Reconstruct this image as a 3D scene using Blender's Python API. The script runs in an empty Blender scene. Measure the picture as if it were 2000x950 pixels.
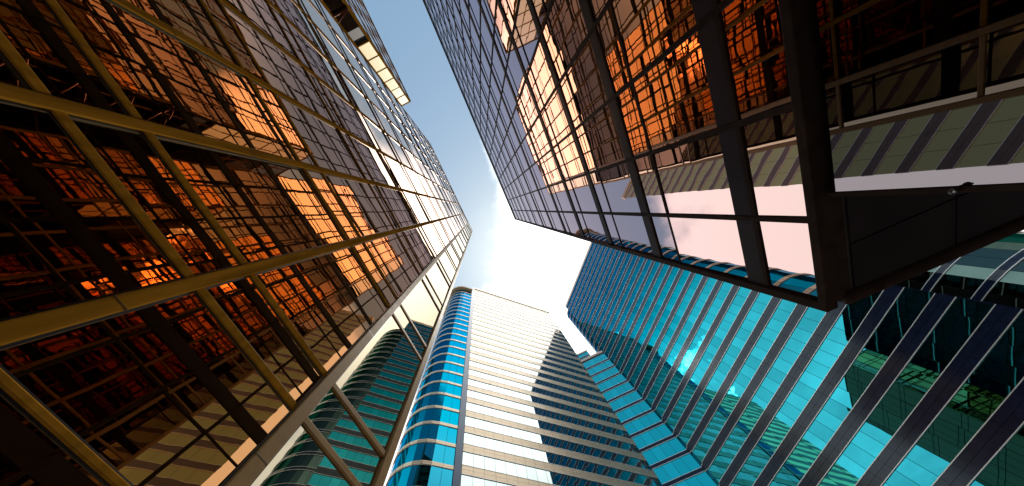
import bpy, bmesh, math, random
from mathutils import Vector, Matrix, noise
random.seed(7)
sc = bpy.context.scene
COL = sc.collection
R = math.radians

# ------------------------------------------------------------------ camera
# world: +X image right, +Y image down (horizontal), +Z straight up.  Eye at the origin, paving 1.6 m below.
IMG_W, F_PX, CX, CY = 2000.0, 680.0, 1000.0, 640.0
ZEN = (938.0, 409.0)                                   # where the verticals meet
zc = Vector(((ZEN[0]-CX)/F_PX, (ZEN[1]-CY)/F_PX, 1.0)).normalized()
xc = Vector((1, 0, 0)); xc = (xc - zc*xc.dot(zc)).normalized()
yc = zc.cross(xc)
C2W = Matrix((xc, yc, zc))                             # camera (right, down, forward) -> world
right, up, back = C2W @ Vector((1,0,0)), C2W @ Vector((0,-1,0)), C2W @ Vector((0,0,-1))
cam = bpy.data.cameras.new('camera'); cam_o = bpy.data.objects.new('camera', cam); COL.objects.link(cam_o)
m = Matrix((right, up, back)).transposed().to_4x4(); cam_o.matrix_world = m
cam.sensor_width = 36; cam.lens = 36*F_PX/IMG_W
cam.shift_y = (CY-475.0)/IMG_W; cam.shift_x = 0
cam.clip_start = 0.05; cam.clip_end = 5000
sc.camera = cam_o
def px(P):
    v = C2W.transposed() @ Vector(P)
    if v.z < 1e-4: return None
    return (CX+F_PX*v.x/v.z, CY+F_PX*v.y/v.z)

# ------------------------------------------------------------------ light
SUN_AZ, SUN_EL = 40.0, 77.0                           # azimuth from +X towards +Y
sd = Vector((math.cos(R(SUN_EL))*math.cos(R(SUN_AZ)), math.cos(R(SUN_EL))*math.sin(R(SUN_AZ)), math.sin(R(SUN_EL))))
sl = bpy.data.lights.new('sun', 'SUN'); sl.energy = 4.0; sl.angle = R(0.6); sl.color = (1.0, 0.93, 0.82)
so = bpy.data.objects.new('sun', sl); COL.objects.link(so); so.rotation_euler = sd.to_track_quat('Z', 'Y').to_euler()

w = bpy.data.worlds.new('World'); sc.world = w; w.use_nodes = True
nt = w.node_tree; nt.nodes.clear()
def N(t, **k):
    n = nt.nodes.new(t)
    for a, b in k.items(): setattr(n, a, b)
    return n
def L(a, b): nt.links.new(a, b)
def M(op, a, b=None, c=None, clamp=False):
    n = N('ShaderNodeMath', operation=op); n.use_clamp = clamp
    for i, v in enumerate((a, b, c)):
        if v is None: continue
        if hasattr(v, 'links') or hasattr(v, 'is_linked'): L(v, n.inputs[i])
        else: n.inputs[i].default_value = v
    return n.outputs[0]
sky = N('ShaderNodeTexSky', sky_type='NISHITA', sun_disc=False)
sky.sun_elevation = R(SUN_EL); sky.sun_rotation = R(90-SUN_AZ)
sky.air_density = 1.0; sky.dust_density = 0.4; sky.ozone_density = .7
tc = N('ShaderNodeTexCoord')
sep = N('ShaderNodeSeparateXYZ'); L(tc.outputs['Generated'], sep.inputs[0])
zz = M('MAXIMUM', sep.outputs[2], 0.06)
u_, v_ = M('DIVIDE', sep.outputs[0], zz), M('DIVIDE', sep.outputs[1], zz)
cb = N('ShaderNodeCombineXYZ'); L(u_, cb.inputs[0]); L(v_, cb.inputs[1])
n1 = N('ShaderNodeTexNoise'); n1.inputs['Scale'].default_value = 2.6; n1.inputs['Detail'].default_value = 9; n1.inputs['Roughness'].default_value = .58
mp = N('ShaderNodeMapping'); mp.inputs['Location'].default_value = (3.1, 1.7, 0); L(cb.outputs[0], mp.inputs[0]); L(mp.outputs[0], n1.inputs[0])
# coverage: a cloud bank to the east (+X), clear blue to the west
cov = M('MULTIPLY_ADD', u_, 1.9, M('MULTIPLY_ADD', v_, 0.55, -0.12))
cov = M('MINIMUM', M('MAXIMUM', cov, -0.30), 0.30)
def bank(az, el, lo, hi, amt):                          # a further cloud bank in one part of the sky
    q = N('ShaderNodeVectorMath', operation='DOT_PRODUCT'); L(tc.outputs['Generated'], q.inputs[0])
    q.inputs[1].default_value = (math.cos(R(el))*math.cos(R(az)), math.cos(R(el))*math.sin(R(az)), math.sin(R(el)))
    k = N('ShaderNodeMapRange', interpolation_type='SMOOTHSTEP'); L(q.outputs['Value'], k.inputs[0])
    k.inputs[1].default_value = lo; k.inputs[2].default_value = hi; k.inputs[4].default_value = amt
    return k.outputs[0]
nb_ = bank(142, 36, .80, .93, .62)
cov = M('ADD', cov, nb_)
n2 = N('ShaderNodeTexNoise'); n2.inputs['Scale'].default_value = 9.0; n2.inputs['Detail'].default_value = 7; n2.inputs['Roughness'].default_value = .6; L(mp.outputs[0], n2.inputs[0])
pf = N('ShaderNodeMapRange', interpolation_type='SMOOTHSTEP'); L(n2.outputs[0], pf.inputs[0]); pf.inputs[1].default_value = .47; pf.inputs[2].default_value = .66
wb = bank(183, 53, .972, .99, .22)
wb = M('MULTIPLY', wb, pf.outputs[0])
cov = M('ADD', cov, wb)
wb2 = bank(203, 46, .975, .995, .18)
wb2 = M('MULTIPLY', wb2, pf.outputs[0])
cov = M('ADD', cov, wb2)
eb = bank(-50, 64, .90, .985, .30)                       # sunlit cloud to the north-east
cov = M('ADD', cov, eb)
dens = M('ADD', n1.outputs[0], cov)
mr = N('ShaderNodeMapRange', interpolation_type='SMOOTHSTEP'); L(dens, mr.inputs[0])
mr.inputs[1].default_value = .47; mr.inputs[2].default_value = .74
# bright forward scattering in the cloud near the sun
dot = N('ShaderNodeVectorMath', operation='DOT_PRODUCT'); L(tc.outputs['Generated'], dot.inputs[0]); dot.inputs[1].default_value = sd
d0 = M('MAXIMUM', dot.outputs['Value'], 0.0)
ph = M('MULTIPLY_ADD', M('POWER', d0, 14.0), 6.0, M('MULTIPLY_ADD', M('POWER', d0, 3.0), 2.0, 8.5))
ph = M('MULTIPLY_ADD', M('ADD', wb, wb2), 1000.0, M('MULTIPLY_ADD', eb, 42.0, M('MULTIPLY_ADD', nb_, 2.5, ph)))
cloud = N('ShaderNodeVectorMath', operation='SCALE'); cloud.inputs[0].default_value = (1.0, .985, .96); L(ph, cloud.inputs['Scale'])
# thin milky veil low in the west
vr = N('ShaderNodeMapRange', interpolation_type='SMOOTHSTEP'); L(M('ADD', u_, M('MULTIPLY', n1.outputs[0], .25)), vr.inputs[0])
vr.inputs[1].default_value = -.26; vr.inputs[2].default_value = -.70; vr.inputs[3].default_value = 0.0; vr.inputs[4].default_value = .85
hs = N('ShaderNodeMix', data_type='RGBA', blend_type='MULTIPLY'); hs.inputs[0].default_value = 1.0; L(sky.outputs[0], hs.inputs[6]); hs.inputs[7].default_value = (1.36, 1.42, 1.16, 1)
vm = N('ShaderNodeMix', data_type='RGBA'); L(vr.outputs[0], vm.inputs[0]); L(hs.outputs[2], vm.inputs[6]); 
vs_ = N('ShaderNodeVectorMath', operation='SCALE'); vs_.inputs[0].default_value = (12.5, 15.0, 15.6); L(M('MULTIPLY_ADD', n1.outputs[0], 1.5, .25), vs_.inputs['Scale']); L(vs_.outputs[0], vm.inputs[7])
mix = N('ShaderNodeMix', data_type='RGBA'); L(mr.outputs[0], mix.inputs[0]); L(vm.outputs[2], mix.inputs[6]); L(cloud.outputs[0], mix.inputs[7])
bg = N('ShaderNodeBackground'); bg.inputs[1].default_value = 0.13; L(mix.outputs[2], bg.inputs[0])
out = N('ShaderNodeOutputWorld'); L(bg.outputs[0], out.inputs[0])

sc.view_settings.view_transform = 'Standard'; sc.view_settings.look = 'None'
sc.view_settings.exposure = 0.28; sc.view_settings.gamma = 1.0; sc.view_settings.use_curve_mapping = False
sc.render.engine = 'CYCLES'
cy = sc.cycles
cy.max_bounces = 14; cy.glossy_bounces = 14; cy.diffuse_bounces = 2; cy.transmission_bounces = 2
cy.sample_clamp_indirect = 6.0; cy.blur_glossy = 0.3

# ------------------------------------------------------------------ materials
def mat(name, base, metallic=0.0, rough=0.4, var=0.0, vscale=3.0, bump=0.0, bscale=1.0, rvar=0.0, spec=0.5, stretch=(1,1,1), ior=1.5, edge=None, pane=0.0):
    m = bpy.data.materials.new(name); m.use_nodes = True
    t = m.node_tree; p = t.nodes['Principled BSDF']
    p.inputs['Base Color'].default_value = (*base, 1); p.inputs['Metallic'].default_value = metallic
    p.inputs['Roughness'].default_value = rough; p.inputs['Specular IOR Level'].default_value = spec; p.inputs['IOR'].default_value = ior
    if edge: p.inputs['Specular Tint'].default_value = (*edge, 1)
    co = t.nodes.new('ShaderNodeTexCoord'); mp = t.nodes.new('ShaderNodeMapping'); mp.inputs['Scale'].default_value = stretch
    t.links.new(co.outputs['Object'], mp.inputs[0])
    if var or rvar:
        n = t.nodes.new('ShaderNodeTexNoise'); n.inputs['Scale'].default_value = vscale; n.inputs['Detail'].default_value = 6
        t.links.new(mp.outputs[0], n.inputs[0])
        if var:
            r = t.nodes.new('ShaderNodeValToRGB'); r.color_ramp.elements[0].position = .3; r.color_ramp.elements[1].position = .7
            r.color_ramp.elements[0].color = (*[c*(1-var) for c in base], 1); r.color_ramp.elements[1].color = (*[min(1, c*(1+var)) for c in base], 1)
            t.links.new(n.outputs[0], r.inputs[0]); t.links.new(r.outputs[0], p.inputs['Base Color'])
        if rvar:
            q = t.nodes.new('ShaderNodeMapRange'); q.inputs[3].default_value = max(0, rough-rvar); q.inputs[4].default_value = rough+rvar
            t.links.new(n.outputs[0], q.inputs[0]); t.links.new(q.outputs[0], p.inputs['Roughness'])
    if pane:                                            # pane-to-pane variation of the coating
        g = t.nodes.new('ShaderNodeNewGeometry'); hv = t.nodes.new('ShaderNodeHueSaturation'); hv.inputs['Color'].default_value = (*base, 1)
        q = t.nodes.new('ShaderNodeMapRange'); q.inputs[3].default_value = 1-pane; q.inputs[4].default_value = 1+pane*.6
        t.links.new(g.outputs['Random Per Island'], q.inputs[0]); t.links.new(q.outputs[0], hv.inputs['Value'])
        t.links.new(hv.outputs[0], p.inputs['Base Color'])
    if bump:
        n = t.nodes.new('ShaderNodeTexNoise'); n.inputs['Scale'].default_value = bscale; n.inputs['Detail'].default_value = 1.5
        t.links.new(mp.outputs[0], n.inputs[0])
        b = t.nodes.new('ShaderNodeBump'); b.inputs['Strength'].default_value = 1.0; b.inputs['Distance'].default_value = bump
        t.links.new(n.outputs[0], b.inputs['Height']); t.links.new(b.outputs[0], p.inputs['Normal'])
    return m
GOLD = mat('gold_glass', (.77,.52,.22), 1, 0.0, bump=.0024, bscale=.8, pane=.12, edge=(1,.89,.91))
CLEAR = mat('clear_glass', (.42,.37,.27), 1, 0.0, bump=.0010, bscale=.9, edge=(.85,.8,.7))
BRONZE = mat('bronze_glass', (.57,.42,.40), 1, 0.0, bump=.0018, bscale=1.0, edge=(.92,.78,.82))
DARKGL = mat('dark_glass', (.19,.17,.185), 1, 0.01, bump=.0008, bscale=.8)
GFRAME = mat('gold_anodised_frame', (.21,.098,.011), 0, .6, spec=.0, stretch=(9,9,.7), var=.32, vscale=1.3, rvar=.1)
TAN = mat('tan_anodised_post', (.25,.16,.075), 0, .6, spec=.02, var=.12, vscale=6, rvar=.1)
PALEGOLD = mat('daylight_glow_blind', (.6,.5,.3), 0, .3, var=.1)
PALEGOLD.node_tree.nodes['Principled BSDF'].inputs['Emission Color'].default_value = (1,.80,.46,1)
PALEGOLD.node_tree.nodes['Principled BSDF'].inputs['Emission Strength'].default_value = .5  # added emission stands in for skylight on the cream panes, no lamps inside
BAYGL = mat('grey_green_glass', (.07,.10,.09), 1, 0.01, bump=.001, bscale=.6, edge=(.22,.26,.26))
SMOKE = mat('brown_smoked_glass', (.16,.07,.04), 1, 0.02, bump=.002)
COPPER = mat('copper_steel', (.45,.16,.09), .3, .4, var=.2)
BFRAME = mat('dark_bronze_frame', (.021,.013,.011), .0, .5, spec=.01, var=.3, vscale=5, rvar=.1)
BPANEL = mat('dark_bronze_panel', (.020,.013,.017), .0, .5, spec=.03, var=.25, vscale=2.0, rvar=.12)
SOFF = mat('soffit_metal', (.012,.008,.011), .0, .5, var=.3, vscale=1.3, spec=.05)
CORE = mat('dark_core', (.012,.011,.012), 0, .7, var=.3)
BLUE = mat('turquoise_glass', (.022,.25,.295), 1, 0.0, bump=.0026, bscale=.45, pane=.20, edge=(.05,.50,.90))
LINKGL = mat('bright_turquoise_glass', (.025,.66,.66), 1, 0.0, bump=.002, bscale=.45, pane=.15)
PALE = mat('pale_blue_glass', (.32,.38,.37), 1, 0.0, bump=.0020, bscale=.45, pane=.08)
OLIVE = mat('olive_glass', (.92,.64,.24), 1, 0.02, bump=.0020, bscale=.45)
DEEP = mat('deep_blue_glass', (.015,.165,.235), 1, 0.0, bump=.0016, bscale=.5, edge=(.12,.42,.66))
SPAN = mat('grey_pink_spandrel', (.008,.013,.036), 0, .16, var=.2, vscale=1.5, rvar=.06, ior=1.36)
BROWNSP = mat('brown_spandrel', (.10,.06,.05), 0, .35, var=.15, vscale=1.5)
ENDGL = mat('smoked_glass', (.045,.04,.05), 1, 0.02, bump=.0008, bscale=.8, edge=(.2,.2,.25))
CREAM = mat('cream_spandrel', (.50,.40,.275), .45, .34, var=.06, vscale=2.5, rvar=.05)
TRIM = mat('pale_metal_trim', (.72,.70,.68), .3, .35, var=.08)
GAP = mat('dark_joint', (.02,.03,.035), 0, .6, var=.2)
CAP = mat('pink_stone_coping', (.40,.29,.26), 0, .5, var=.15)
PAVE = mat('grey_paving', (.18,.17,.16), 0, .8, var=.25, vscale=.6)
BLACK = mat('black_plastic', (.012,.012,.013), 0, .3, var=.2)
LENS = mat('lens', (.5,.5,.52), .9, .1, var=.1)

# ------------------------------------------------------------------ helpers
def link(name, bm, material, parent=None, smooth=False):
    me = bpy.data.meshes.new(name); bm.to_mesh(me); bm.free()
    for x in (material if isinstance(material, (list, tuple)) else [material]): me.materials.append(x)
    if smooth:
        for p in me.polygons: p.use_smooth = True
    o = bpy.data.objects.new(name, me); COL.objects.link(o)
    if parent: o.parent = parent
    return o
def thing(name, label, cat, loc=(0,0,0), az=0.0, group=None):
    o = bpy.data.objects.new(name, None); COL.objects.link(o); o.location = loc; o.rotation_euler = (0,0,R(az))
    o['label'] = label; o['category'] = cat
    if group: o['group'] = group
    return o
def box(bm, a, b, mi=0):
    x0,y0,z0 = (min(a[i],b[i]) for i in range(3)); x1,y1,z1 = (max(a[i],b[i]) for i in range(3))
    v = [bm.verts.new(q) for q in ((x0,y0,z0),(x1,y0,z0),(x1,y1,z0),(x0,y1,z0),(x0,y0,z1),(x1,y0,z1),(x1,y1,z1),(x0,y1,z1))]
    for f in ((3,2,1,0),(4,5,6,7),(0,1,5,4),(1,2,6,5),(2,3,7,6),(3,0,4,7)):
        bm.faces.new([v[i] for i in f]).material_index = mi
def part_box(name, a, b, m, parent, bevel=0.0):
    bm = bmesh.new(); box(bm, a, b)
    if bevel: bmesh.ops.bevel(bm, geom=bm.edges[:], offset=bevel, segments=2, affect='EDGES', profile=.6)
    return link(name, bm, m, parent)
def prism(bm, pts, z0, z1):
    lo = [bm.verts.new((p[0],p[1],z0)) for p in pts]; hi = [bm.verts.new((p[0],p[1],z1)) for p in pts]
    n = len(pts)
    bm.faces.new(lo[::-1]); bm.faces.new(hi)
    for i in range(n): bm.faces.new((lo[i], lo[(i+1)%n], hi[(i+1)%n], hi[i]))
    bmesh.ops.recalc_face_normals(bm, faces=bm.faces[:])
def tilted_pane(bm, p0, p1, z0, z1, out, tilt, mi=0, thick=0.0):
    """glass between plan points p0,p1 ; `out` plan normal ; corners pushed by a random tilt"""
    wdt = math.hypot(p1[0]-p0[0], p1[1]-p0[1]); h = z1-z0
    a, b = random.gauss(0, tilt), random.gauss(0, tilt)
    c = []
    for (p, sx, z, sz) in ((p0,-1,z0,-1),(p1,1,z0,-1),(p1,1,z1,1),(p0,-1,z1,1)):
        d = a*sx*wdt/2 + b*sz*h/2
        c.append(bm.verts.new((p[0]+out[0]*d, p[1]+out[1]*d, z)))
    f = bm.faces.new(c); f.material_index = mi
    f.normal_update()
    if f.normal.x*out[0]+f.normal.y*out[1] < 0: f.normal_flip()
ROT = lambda az: Matrix.Rotation(R(az), 3, 'Z')
GROUND = -1.6

# ------------------------------------------------------------------ ground
bm = bmesh.new()
s = 3000
bm.faces.new([bm.verts.new(q) for q in ((-s,-s,GROUND),(s,-s,GROUND),(s,s,GROUND),(-s,s,GROUND))])
g = link('ground', bm, PAVE); g['kind'] = 'structure'

# ------------------------------------------------------------------ gold and bronze curtain walls
def curtain(root, az, v, outv, cells, tilt, inframe=100):
    """cells: (u0,u1,z0,z1,material,name). The largest in view become single parts, the rest one mesh per material."""
    scored = []
    rm = ROT(az)
    for c in cells:
        u0,u1,z0,z1 = c[:4]
        q = [px(rm @ Vector((u,v,z))) for u,z in ((u0,z0),(u1,z0),(u1,z1),(u0,z1))]
        a = 0
        if all(q):
            mx = sum(p[0] for p in q)/4; my = sum(p[1] for p in q)/4
            if -60 < mx < 2060 and -60 < my < 1010:
                a = abs(sum(q[i][0]*q[(i+1)%4][1]-q[(i+1)%4][0]*q[i][1] for i in range(4)))/2
        scored.append((a, c))
    scored.sort(key=lambda t: -t[0])
    rest = {}
    for i, (a, c) in enumerate(scored):
        u0,u1,z0,z1,mt,nm = c
        if i < inframe and a > 0:
            bm = bmesh.new(); tilted_pane(bm, (u0,v), (u1,v), z0, z1, (0,outv), tilt); link(nm, bm, mt, root)
        else: rest.setdefault(mt.name, (mt, []))[1].append(c)
    for mt, cs in rest.values():
        bm = bmesh.new()
        for c in cs: tilted_pane(bm, (c[0],v), (c[1],v), c[2], c[3], (0,outv), tilt)
        o = link('window_pane', bm, mt, root); o['kind'] = 'stuff'

BAY = 1.607
# ---- gold tower (image left): facade plane v = +2.75, its end at u = 2.53
AZL, DL, UL1, HL = 65.3, 2.75, 2.53, 60.5
gold = thing('gold_tower', 'tall gold mirror glass tower with brass mullions and a green tinted corner bay', 'tower', (0,0,0), AZL)
um = [1.08 - BAY*i for i in range(0, 8)]                # mullion axes
UWING = -11.78
zt = [1.93]; z = 3.5
while z < HL-1.2: zt += [z, z+.8]; z += 4.13
rows = [GROUND+.05] + zt + [HL]
cells = []
edges = [UL1-.06] + um + [UWING]
for i in range(len(edges)-1):
    for j in range(len(rows)-1):
        cells.append((edges[i+1], edges[i], rows[j], rows[j+1], CLEAR if i == 0 else GOLD, 'window_pane'))
curtain(gold, AZL, DL, -1, cells, .0055)
part_box('core', (UWING+.05, DL+.12, GROUND), (UL1-.02, DL+14, HL-.05), CORE, gold)
for i, u in enumerate(um):
    wd, dp = (.062, .11) if i else (.075, .14)
    o = part_box('mullion', (u-wd, DL-dp*.35, GROUND), (u+wd, DL+.06, HL), GFRAME if i else TAN, gold, .012)
    if i < 5:
        for zj in (2.75, 6.05, 10.2, 14.3): part_box('splice_joint', (u-wd-.001, DL-dp*.35-.0015, zj-.004), (u+wd+.001, DL+.02, zj+.004), BLACK, o)
    part_box('gasket', (u-wd-.02, DL-.014, GROUND), (u+wd+.02, DL+.05, HL-.02), BLACK, o)
part_box('corner_post', (UL1-.10, DL-.05, GROUND), (UL1+.05, DL+.2, HL), TAN, gold, .015)
for z in zt:
    hz = .055 if z > 2 else .03
    o = part_box('transom', (UWING+.01, DL-.025, z-hz), (um[0]-.078, DL+.055, z+hz), GFRAME, gold, .01)
    part_box('gasket', (UWING+.02, DL-.010, z-hz-.02), (um[0]-.1, DL+.045, z+hz+.02), BLACK, o)
    part_box('corner_transom', (um[0]+.078, DL-.03, z-.05), (UL1-.105, DL+.04, z+.05), TAN, gold, .008)
part_box('coping', (UWING-.05, DL-.06, HL), (UL1+.06, DL+14, HL+.25), GFRAME, gold, .02)
# end wall facing the blue towers
bm = bmesh.new()
for j in range(len(rows)-1):
    for k in range(8):
        tilted_pane(bm, (UL1+.0, DL+.25+k*1.7), (UL1+.0, DL+.25+(k+1)*1.7-.07), rows[j]+.06, rows[j+1]-.06, (1,0), .003)
link('end_wall_glazing', bm, SMOKE, gold)
part_box('rear_corner_post', (UWING-.06, DL-.03, GROUND), (UWING+.06, DL+.3, HL), GFRAME, gold, .01)
# ---- second gold tower beyond a narrow gap
AZ2, V2, U2, H2 = AZL, 2.36, -16.0, 54.2
gold2 = thing('gold_tower', 'lower gold glass tower with pale windows given a daylight glow on its end beyond the gap', 'tower', (0,0,0), AZ2)
um2 = [U2-.12 - BAY*i for i in range(0, 16)]
rw = [r for r in rows if r < H2-2.2] + [H2]
cells = []
for i in range(len(um2)-1):
    for j in range(len(rw)-1): cells.append((um2[i+1], um2[i], rw[j], rw[j+1], GOLD, 'window_pane'))
curtain(gold2, AZ2, V2, -1, cells, .0028, 20)
for u in um2[1:]: part_box('mullion', (u-.055, V2-.03, GROUND), (u+.055, V2+.05, H2), GFRAME, gold2)
for z in rw[1:-1]: part_box('transom', (um2[-1], V2-.02, z-.055), (U2-.09, V2+.04, z+.055), GFRAME, gold2)
part_box('core', (um2[-1], V2+.1, GROUND), (U2-.12, V2+12, H2-.05), CORE, gold2)
part_box('coping', (um2[-1], V2-.08, H2), (U2+.06, V2+12, H2+.3), TAN, gold2, .02)
part_box('corner_post', (U2-.09, V2-.03, GROUND), (U2+.03, V2+.1, H2), GFRAME, gold2, .01)
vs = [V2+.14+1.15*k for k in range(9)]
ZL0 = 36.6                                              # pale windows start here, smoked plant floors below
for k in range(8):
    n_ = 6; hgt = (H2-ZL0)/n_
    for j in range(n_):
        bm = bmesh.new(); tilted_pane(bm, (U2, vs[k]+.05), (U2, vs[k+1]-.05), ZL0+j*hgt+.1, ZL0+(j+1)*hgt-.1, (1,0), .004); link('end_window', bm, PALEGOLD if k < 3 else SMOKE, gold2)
for k in range(9): part_box('end_mullion', (U2-.05, vs[k]-.045, 8), (U2+.035, vs[k]+.045, H2-.02), GFRAME, gold2)
for j in range(7): part_box('end_transom', (U2-.06, V2+.11, ZL0+j*hgt-.13), (U2+.02, vs[-1]-.05, ZL0+j*hgt+.08 if j < 6 else H2-.03), GFRAME, gold2)
for j in range(9):
    z0 = 8.2 + j*2.9
    bm = bmesh.new()
    for k in range(8): tilted_pane(bm, (U2-.02, vs[k]+.05), (U2-.02, vs[k+1]-.05), z0, z0+2.75, (1,0), .006)
    link('plant_glazing', bm, SMOKE, gold2)
def bar(name, a, b, r, m, parent):
    a, b = Vector(a), Vector(b); bm = bmesh.new()
    bmesh.ops.create_cone(bm, cap_ends=True, segments=10, radius1=r, radius2=r, depth=(b-a).length)
    bm.transform(Matrix.Translation((a+b)/2) @ (b-a).to_track_quat('Z','Y').to_matrix().to_4x4())
    return link(name, bm, m, parent, True)
for j in range(9):                                      # braced steel in front of the plant floors
    z0 = 8.2 + j*2.9
    bar('brace', (U2+.16, V2+.2, z0), (U2+.16, V2+4.6, z0+2.8), .055, COPPER, gold2)
    bar('brace', (U2+.16, V2+4.6, z0), (U2+.16, V2+9.0, z0+2.8), .055, COPPER, gold2)
    bar('rail', (U2+.1, V2+.1, z0), (U2+.1, V2+9.2, z0), .05, COPPER, gold2)
part_box('link_wall', (U2+.05, 9.5, GROUND), (UWING-.05, 10, 50), CORE, gold2)

# ---- bronze tower (image right): facade plane v = -4.4, its end at u = 3.58, raised on a recessed base
AZR, DR, UR1, HR, ZB = 66.0, 4.4, 3.58, 57.0, 4.80
bron = thing('bronze_tower', 'dark bronze mirror glass tower overhanging its recessed base', 'tower', (0,0,0), AZR)
um = [2.12 - BAY*i for i in range(0, 26)]
UR0 = um[-1]-.8
sp = []; z = 6.1
while z < HR-1: sp.append(z); z += 4.13
cells = []
ed = [UR1-.1] + um + [UR0]
lo = ZB+.18
segs = []
for s_ in sp:
    thin = s_-1.07
    if thin > lo+.3: segs += [(lo, thin), (thin, s_)]
    else: segs += [(lo, s_)]
    lo = s_+.5
segs.append((lo, HR))
for i in range(len(ed)-1):
    for (a, b) in segs: cells.append((ed[i+1], ed[i], a, b, BRONZE, 'window_pane'))
curtain(bron, AZR, -DR, 1, cells, .0036)
part_box('core', (UR0, -DR-.12, ZB+.02), (UR1-.06, -DR-26, HR-.05), CORE, bron)
for i, u in enumerate(um):
    part_box('mullion', (u-.045, -DR+.035, ZB+.18), (u+.05, -DR-.06, HR), BFRAME, bron, .01)
for s_ in sp:
    part_box('spandrel', (UR0, -DR+.015, s_), (UR1-.11, -DR-.08, s_+.5), BPANEL, bron)
    if s_ > 8: part_box('transom', (UR0, -DR+.022, s_-1.07-.045), (UR1-.11, -DR-.05, s_-1.07+.045), BFRAME, bron)
    part_box('transom', (UR0, -DR+.03, s_-.05), (UR1-.11, -DR-.05, s_+.05), BFRAME, bron)
part_box('corner_post', (UR1-.10, -DR+.07, ZB+.05), (UR1+.05, -DR-.12, HR), BFRAME, bron, .015)
part_box('bottom_beam', (UR0, -DR+.10, ZB), (UR1-.10, -DR-.3, ZB+.16), BFRAME, bron, .02)
part_box('coping', (UR0, -DR+.1, HR), (UR1+.06, -DR-26, HR+.25), BFRAME, bron, .02)
for k in range(16):                                     # end wall, seen mirrored in the blue tower
    bm = bmesh.new()
    for (a, b) in segs:
        tilted_pane(bm, (UR1, -DR-.2-k*1.6), (UR1, -DR-.2-(k+1)*1.6+.1), a+.1, b-.05, (1,0), .002)
    link('end_wall_glazing', bm, ENDGL, bron)
for s_ in sp: part_box('end_wall_rail', (UR1-.05, -DR-.2, s_+.1), (UR1+.04, -DR-26, s_+.22), TRIM, bron)
# soffit of the overhang
U_B = 1.79
part_box('soffit_backing', (UR0, -DR-.28, ZB+.01), (UR1-.02, -DR-26, ZB+.09), CORE, bron)
joints = [-DR-.32, -6.30, -9.4, -12.5, -15.6, -18.7, -21.8]
for a, b in zip(joints, joints[1:]):
    for u0, u1 in ((U_B-1.6, U_B-.01), (U_B+.01, 2.62), (2.64, UR1-.22)):
        part_box('soffit_panel', (u0, a-.012, ZB-.03), (u1, b+.012, ZB+.005), SOFF, bron, .006)
bm = bmesh.new()                                        # rounded lip along the end of the overhang
bmesh.ops.create_cone(bm, cap_ends=True, segments=20, radius1=.11, radius2=.11, depth=24)
bmesh.ops.rotate(bm, verts=bm.verts[:], matrix=Matrix.Rotation(math.pi/2, 3, 'X'))
bmesh.ops.translate(bm, verts=bm.verts[:], vec=(UR1-.10, -DR-.2-12, ZB))
link('soffit_lip', bm, BFRAME, bron, True)
# recessed dark glass base under the overhang
VB = -DR-.06
bz = [GROUND, .35, 2.55, ZB-.10]
for i in range(14):
    for j in range(3):
        bm = bmesh.new(); tilted_pane(bm, (U_B-.05-i*2.4, VB), (U_B-.05-(i+1)*2.4+.04, VB), bz[j]+.02, bz[j+1]-.02, (0,1), .0012)
        link('base_pane', bm, DARKGL, bron)
part_box('base_core', (UR0, VB-.1, GROUND), (U_B-.04, VB-20, ZB-.04), CORE, bron)
part_box('base_corner_trim', (U_B-.045, VB-.12, GROUND), (U_B+.02, VB+.02, ZB-.05), BFRAME, bron, .008)
for z in (2.55, .35): part_box('base_rail', (UR0, VB-.05, z-.03), (U_B-.05, VB+.035, z+.03), BFRAME, bron)
# small security camera under the edge of the soffit
cam_t = thing('security_camera', 'small black dome camera fixed on the edge of the dark glass base', 'security camera')
P = ROT(AZR) @ Vector((U_B-.02, VB+.07, 3.35)); cam_t.location = P; cam_t.rotation_euler = (0,0,R(AZR))
bm = bmesh.new(); bmesh.ops.create_uvsphere(bm, u_segments=24, v_segments=14, radius=.036); link('dome', bm, BLACK, cam_t, True)
bm = bmesh.new(); bmesh.ops.create_uvsphere(bm, u_segments=16, v_segments=10, radius=.012); bmesh.ops.translate(bm, verts=bm.verts[:], vec=(-.008,.022,-.024)); link('lens', bm, LENS, cam_t, True)
part_box('bracket', (-.02,-.065,-.015), (.02,-.02,.035), BLACK, cam_t, .006)

# ------------------------------------------------------------------ banded blue towers
def resample(path, step):
    out = [path[0]]
    for a, b in zip(path, path[1:]):
        n = max(1, round(math.hypot(b[0]-a[0], b[1]-a[1])/step))
        for i in range(1, n+1): out.append((a[0]+(b[0]-a[0])*i/n, a[1]+(b[1]-a[1])*i/n))
    return out
def arc(cx, cy, r, a0, a1, n):
    return [(cx+r*math.cos(R(a0+(a1-a0)*i/n)), cy+r*math.sin(R(a0+(a1-a0)*i/n))) for i in range(n+1)]
def strip(bm, path, side, d_in, d_out, z0, z1):
    """solid band following a plan path, from offset d_in to d_out on `side` (+1 left of travel)"""
    ns = []
    for i in range(len(path)):
        t = Vector((0,0))
        if i: t += (Vector(path[i])-Vector(path[i-1])).normalized()
        if i < len(path)-1: t += (Vector(path[i+1])-Vector(path[i])).normalized()
        t.normalize(); ns.append(Vector((-t.y, t.x))*side)
    rings = []
    for p, n in zip(path, ns):
        i_ = Vector(p)+n*d_in; o_ = Vector(p)+n*d_out
        rings.append([bm.verts.new(q) for q in ((i_.x,i_.y,z0),(o_.x,o_.y,z0),(o_.x,o_.y,z1),(i_.x,i_.y,z1))])
    for a, b in zip(rings, rings[1:]):
        for k in range(4): bm.faces.new((a[k], a[(k+1)%4], b[(k+1)%4], b[k]))
    bm.faces.new(rings[0]); bm.faces.new(rings[-1][::-1])
    bmesh.ops.recalc_face_normals(bm, faces=bm.faces[:])
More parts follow.
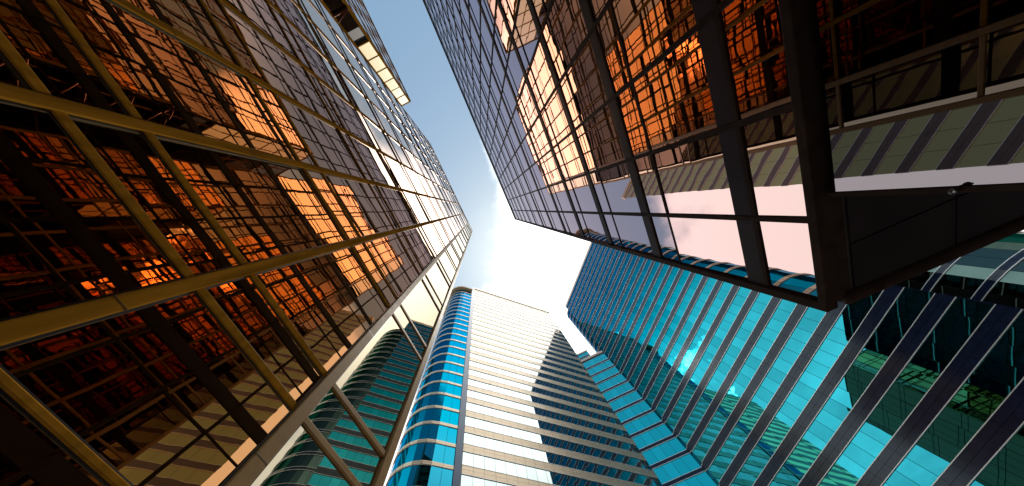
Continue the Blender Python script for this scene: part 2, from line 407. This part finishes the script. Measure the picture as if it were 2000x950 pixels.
def storeys(root, path, side, zs, pitch, sh, ztop, glass, span, tilt=.0022, step=1.35, gname='window_band', sname='spandrel_band', tname='band_trim', prune=None):
    fine = resample(path, step)
    for z in zs:
        if z > ztop-1.0: continue
        # glass above the spandrel
        bm = bmesh.new()
        g0, g1 = z+sh/2, min(z-sh/2+pitch, ztop)
        for a, b in zip(fine, fine[1:]):
            t = (Vector(b)-Vector(a)); ln = t.length; t.normalize(); n = (-t.y*side, t.x*side)
            e = .018
            tilted_pane(bm, (a[0]+t.x*e, a[1]+t.y*e), (b[0]-t.x*e, b[1]-t.y*e), g0, g1, n, tilt)
        link(gname, bm, glass, root)
        bm = bmesh.new()
        for a, b in zip(fine, fine[1:]):
            t = (Vector(b)-Vector(a)).normalized(); e = .012
            q = [(a[0]+t.x*e, a[1]+t.y*e), (b[0]-t.x*e, b[1]-t.y*e)]
            strip(bm, q, side, -.1, .05, z-sh/2+.02, z-.012); strip(bm, q, side, -.1, .05, z+.012, z+sh/2-.02)
        sp_ = link(sname, bm, span, root)
        bm = bmesh.new()
        strip(bm, path, side, -.05, .085, z-sh/2-.035, z-sh/2+.035); strip(bm, path, side, -.05, .085, z+sh/2-.035, z+sh/2+.035)
        link(tname, bm, TRIM, sp_)
PITCH = 3.82
# right hand blue tower: face in plane v = -40 of a frame turned 109.3 degrees
AZA = 109.3
right_t = thing('banded_tower', 'turquoise glass tower with slanting dark bands behind the bronze overhang', 'tower', (0,0,0), AZA)
HA = 122.0
za = [26.07 + PITCH*k for k in range(-7, 25)]
endL = arc(22.2, -43.6, 3.6, 90, 0, 7)                  # rounded left end
face = [(-6.55, -40.0), (22.2, -40.0)]
storeys(right_t, face, 1, za, PITCH, 1.42, HA-.8, BLUE, SPAN)
storeys(right_t, endL, 1, za, PITCH, 1.0, HA-4, DEEP, SPAN, step=.9, gname='rounded_window_band', sname='rounded_spandrel', tname='rounded_trim')
bm = bmesh.new(); prism(bm, [(-6.5,-40.15),(22.1,-40.15)] + [(p[0]-.12, p[1]-.12) for p in endL[1:]] + [(25.6,-66),(-6.5,-66)], GROUND, HA-4.2); link('core', bm, GAP, right_t)
part_box('upper_core', (-6.5,-40.15,HA-4.2), (22.1,-60,HA-.6), GAP, right_t)
bm = bmesh.new(); strip(bm, face, 1, -1.0, .15, HA-1.0, HA+.7); link('parapet', bm, CAP, right_t)
bm = bmesh.new(); strip(bm, endL, 1, -1.0, .12, HA-4.4, HA-3.6); link('rounded_parapet', bm, CAP, right_t)
# set-back rounded bay beyond the right end of the face
bay = [(-7.2,-45.0)] + arc(-8.2, -52.5, 7.5, 90, 178, 10); bay = [(-6.5,-45.0)] + bay[1:]
storeys(right_t, bay[::-1], 1, [27.15 + PITCH*k for k in range(-7, 25)], PITCH, .72, HA-1, BAYGL, SPAN, gname='bay_window_band', sname='bay_spandrel', tname='bay_trim')
bm = bmesh.new(); prism(bm, [(-6.6,-45.15)] + [(p[0]+.12, p[1]-.12) for p in bay[1:]] + [(-6.6,-60)], GROUND, HA-1); link('bay_core', bm, GAP, right_t)
bm = bmesh.new(); strip(bm, [(-6.55,-40.0),(-6.55,-45.0)], -1, -.05, .05, GROUND, HA); link('corner_return', bm, SPAN, right_t)
# low chamfered link between the two blue towers
lk = [(22.7,-40.02),(27.0,-35.75)]
HK = 80.0
storeys(right_t, lk, 1, za, PITCH, .75, HK, LINKGL, SPAN, gname='link_window_band', sname='link_spandrel', tname='link_trim')
d_ = Vector((lk[1][0]-lk[0][0], lk[1][1]-lk[0][1])).normalized(); nb = Vector((d_.y, -d_.x))
q = [Vector(lk[0])+nb*.15, Vector(lk[1])+nb*.15, Vector(lk[1])+nb*7+d_*.0, Vector(lk[0])+nb*7]
bm = bmesh.new(); prism(bm, [tuple(p) for p in q], GROUND, HK); link('link_core', bm, GAP, right_t)
bm = bmesh.new(); strip(bm, lk, 1, -1.2, .12, HK, HK+1.0); link('link_parapet', bm, CAP, right_t)
lk2 = [tuple(Vector(lk[0])+d_*2.6-Vector((0,0))+nb*2.2), tuple(Vector(lk[1])+nb*2.2)]
storeys(right_t, lk2, 1, [HK+2.2, HK+2.2+PITCH], PITCH, .75, HK+8.4, LINKGL, SPAN, gname='link_window_band', sname='link_spandrel', tname='link_trim')
bm = bmesh.new(); prism(bm, [tuple(Vector(lk2[0])+nb*.15), tuple(Vector(lk2[1])+nb*.15), tuple(Vector(lk2[1])+nb*4), tuple(Vector(lk2[0])+nb*4)], HK, HK+8.4); link('link_upper_core', bm, GAP, right_t)
bm = bmesh.new(); strip(bm, lk2, 1, -1, .12, HK+8.4, HK+9.2); link('link_parapet', bm, CAP, right_t)

# central blue tower: face in plane v = 27 of a frame turned 19.3 degrees
AZC = 19.3
mid = thing('banded_tower', 'blue glass tower with rounded corner and cream bands in the middle', 'tower', (0,0,0), AZC)
HC, HCB = 126.5, 119.5
zcn = [32.2 + PITCH*k for k in range(-8, 26)]
cface = [(36.0,27.0),(6.4,27.0)]
storeys(mid, cface, 1, zcn, PITCH, 1.45, HC-.6, PALE, CREAM)
cbay = [(5.5,27.1)] + arc(3.0, 31.1, 4.0, -90, -180, 6) + [(-1.0, 38)]
storeys(mid, cbay[:], -1, zcn, PITCH, .62, HCB, DEEP, CREAM, step=1.2, gname='bay_window_band', sname='bay_spandrel', tname='bay_trim')
part_box('corner_fin', (5.5, 26.85, GROUND), (6.35, 28.5, HC), mat('dark_blue_fin', (.01,.025,.05), .5, .2, var=.2), mid)
part_box('core', (6.4, 27.15, GROUND), (35.9, 52, HC-.6), GAP, mid)
bm = bmesh.new(); prism(bm, [(5.5,27.25)] + [(p[0]+.12,p[1]+.12) for p in cbay[1:]] + [(5.5,38)], GROUND, HCB); link('bay_core', bm, GAP, mid)
bm = bmesh.new(); strip(bm, cface, 1, -1.0, .15, HC-.8, HC+.8); link('parapet', bm, CREAM, mid)
bm = bmesh.new(); strip(bm, cbay, -1, -1.0, .12, HCB, HCB+1.3); link('bay_parapet', bm, mat('tan_stone_coping', (.42,.30,.19), 0, .6, var=.15), mid)

# third blue tower, standing behind the gold one and seen only in the bronze tower's mirror glass
far = thing('banded_tower', 'banded tower standing behind the gold one, seen only in mirror glass', 'tower', (0,0,0), AZC)
HD = 118.0
zd = [31.0 + PITCH*k for k in range(-8, 28)]
dface = [(-15.2,35.7),(-52.0,35.7)]
storeys(far, dface, 1, zd, PITCH, 1.45, HD-.6, OLIVE, BROWNSP, step=2.2)
bm = bmesh.new(); prism(bm, [(-51.9,35.85),(-15.3,35.85),(-32.5,60),(-51.9,60)], GROUND, HD-.6); link('core', bm, GAP, far)
bm = bmesh.new(); strip(bm, dface, 1, -1.0, .15, HD-.8, HD+.8); link('parapet', bm, CREAM, far)
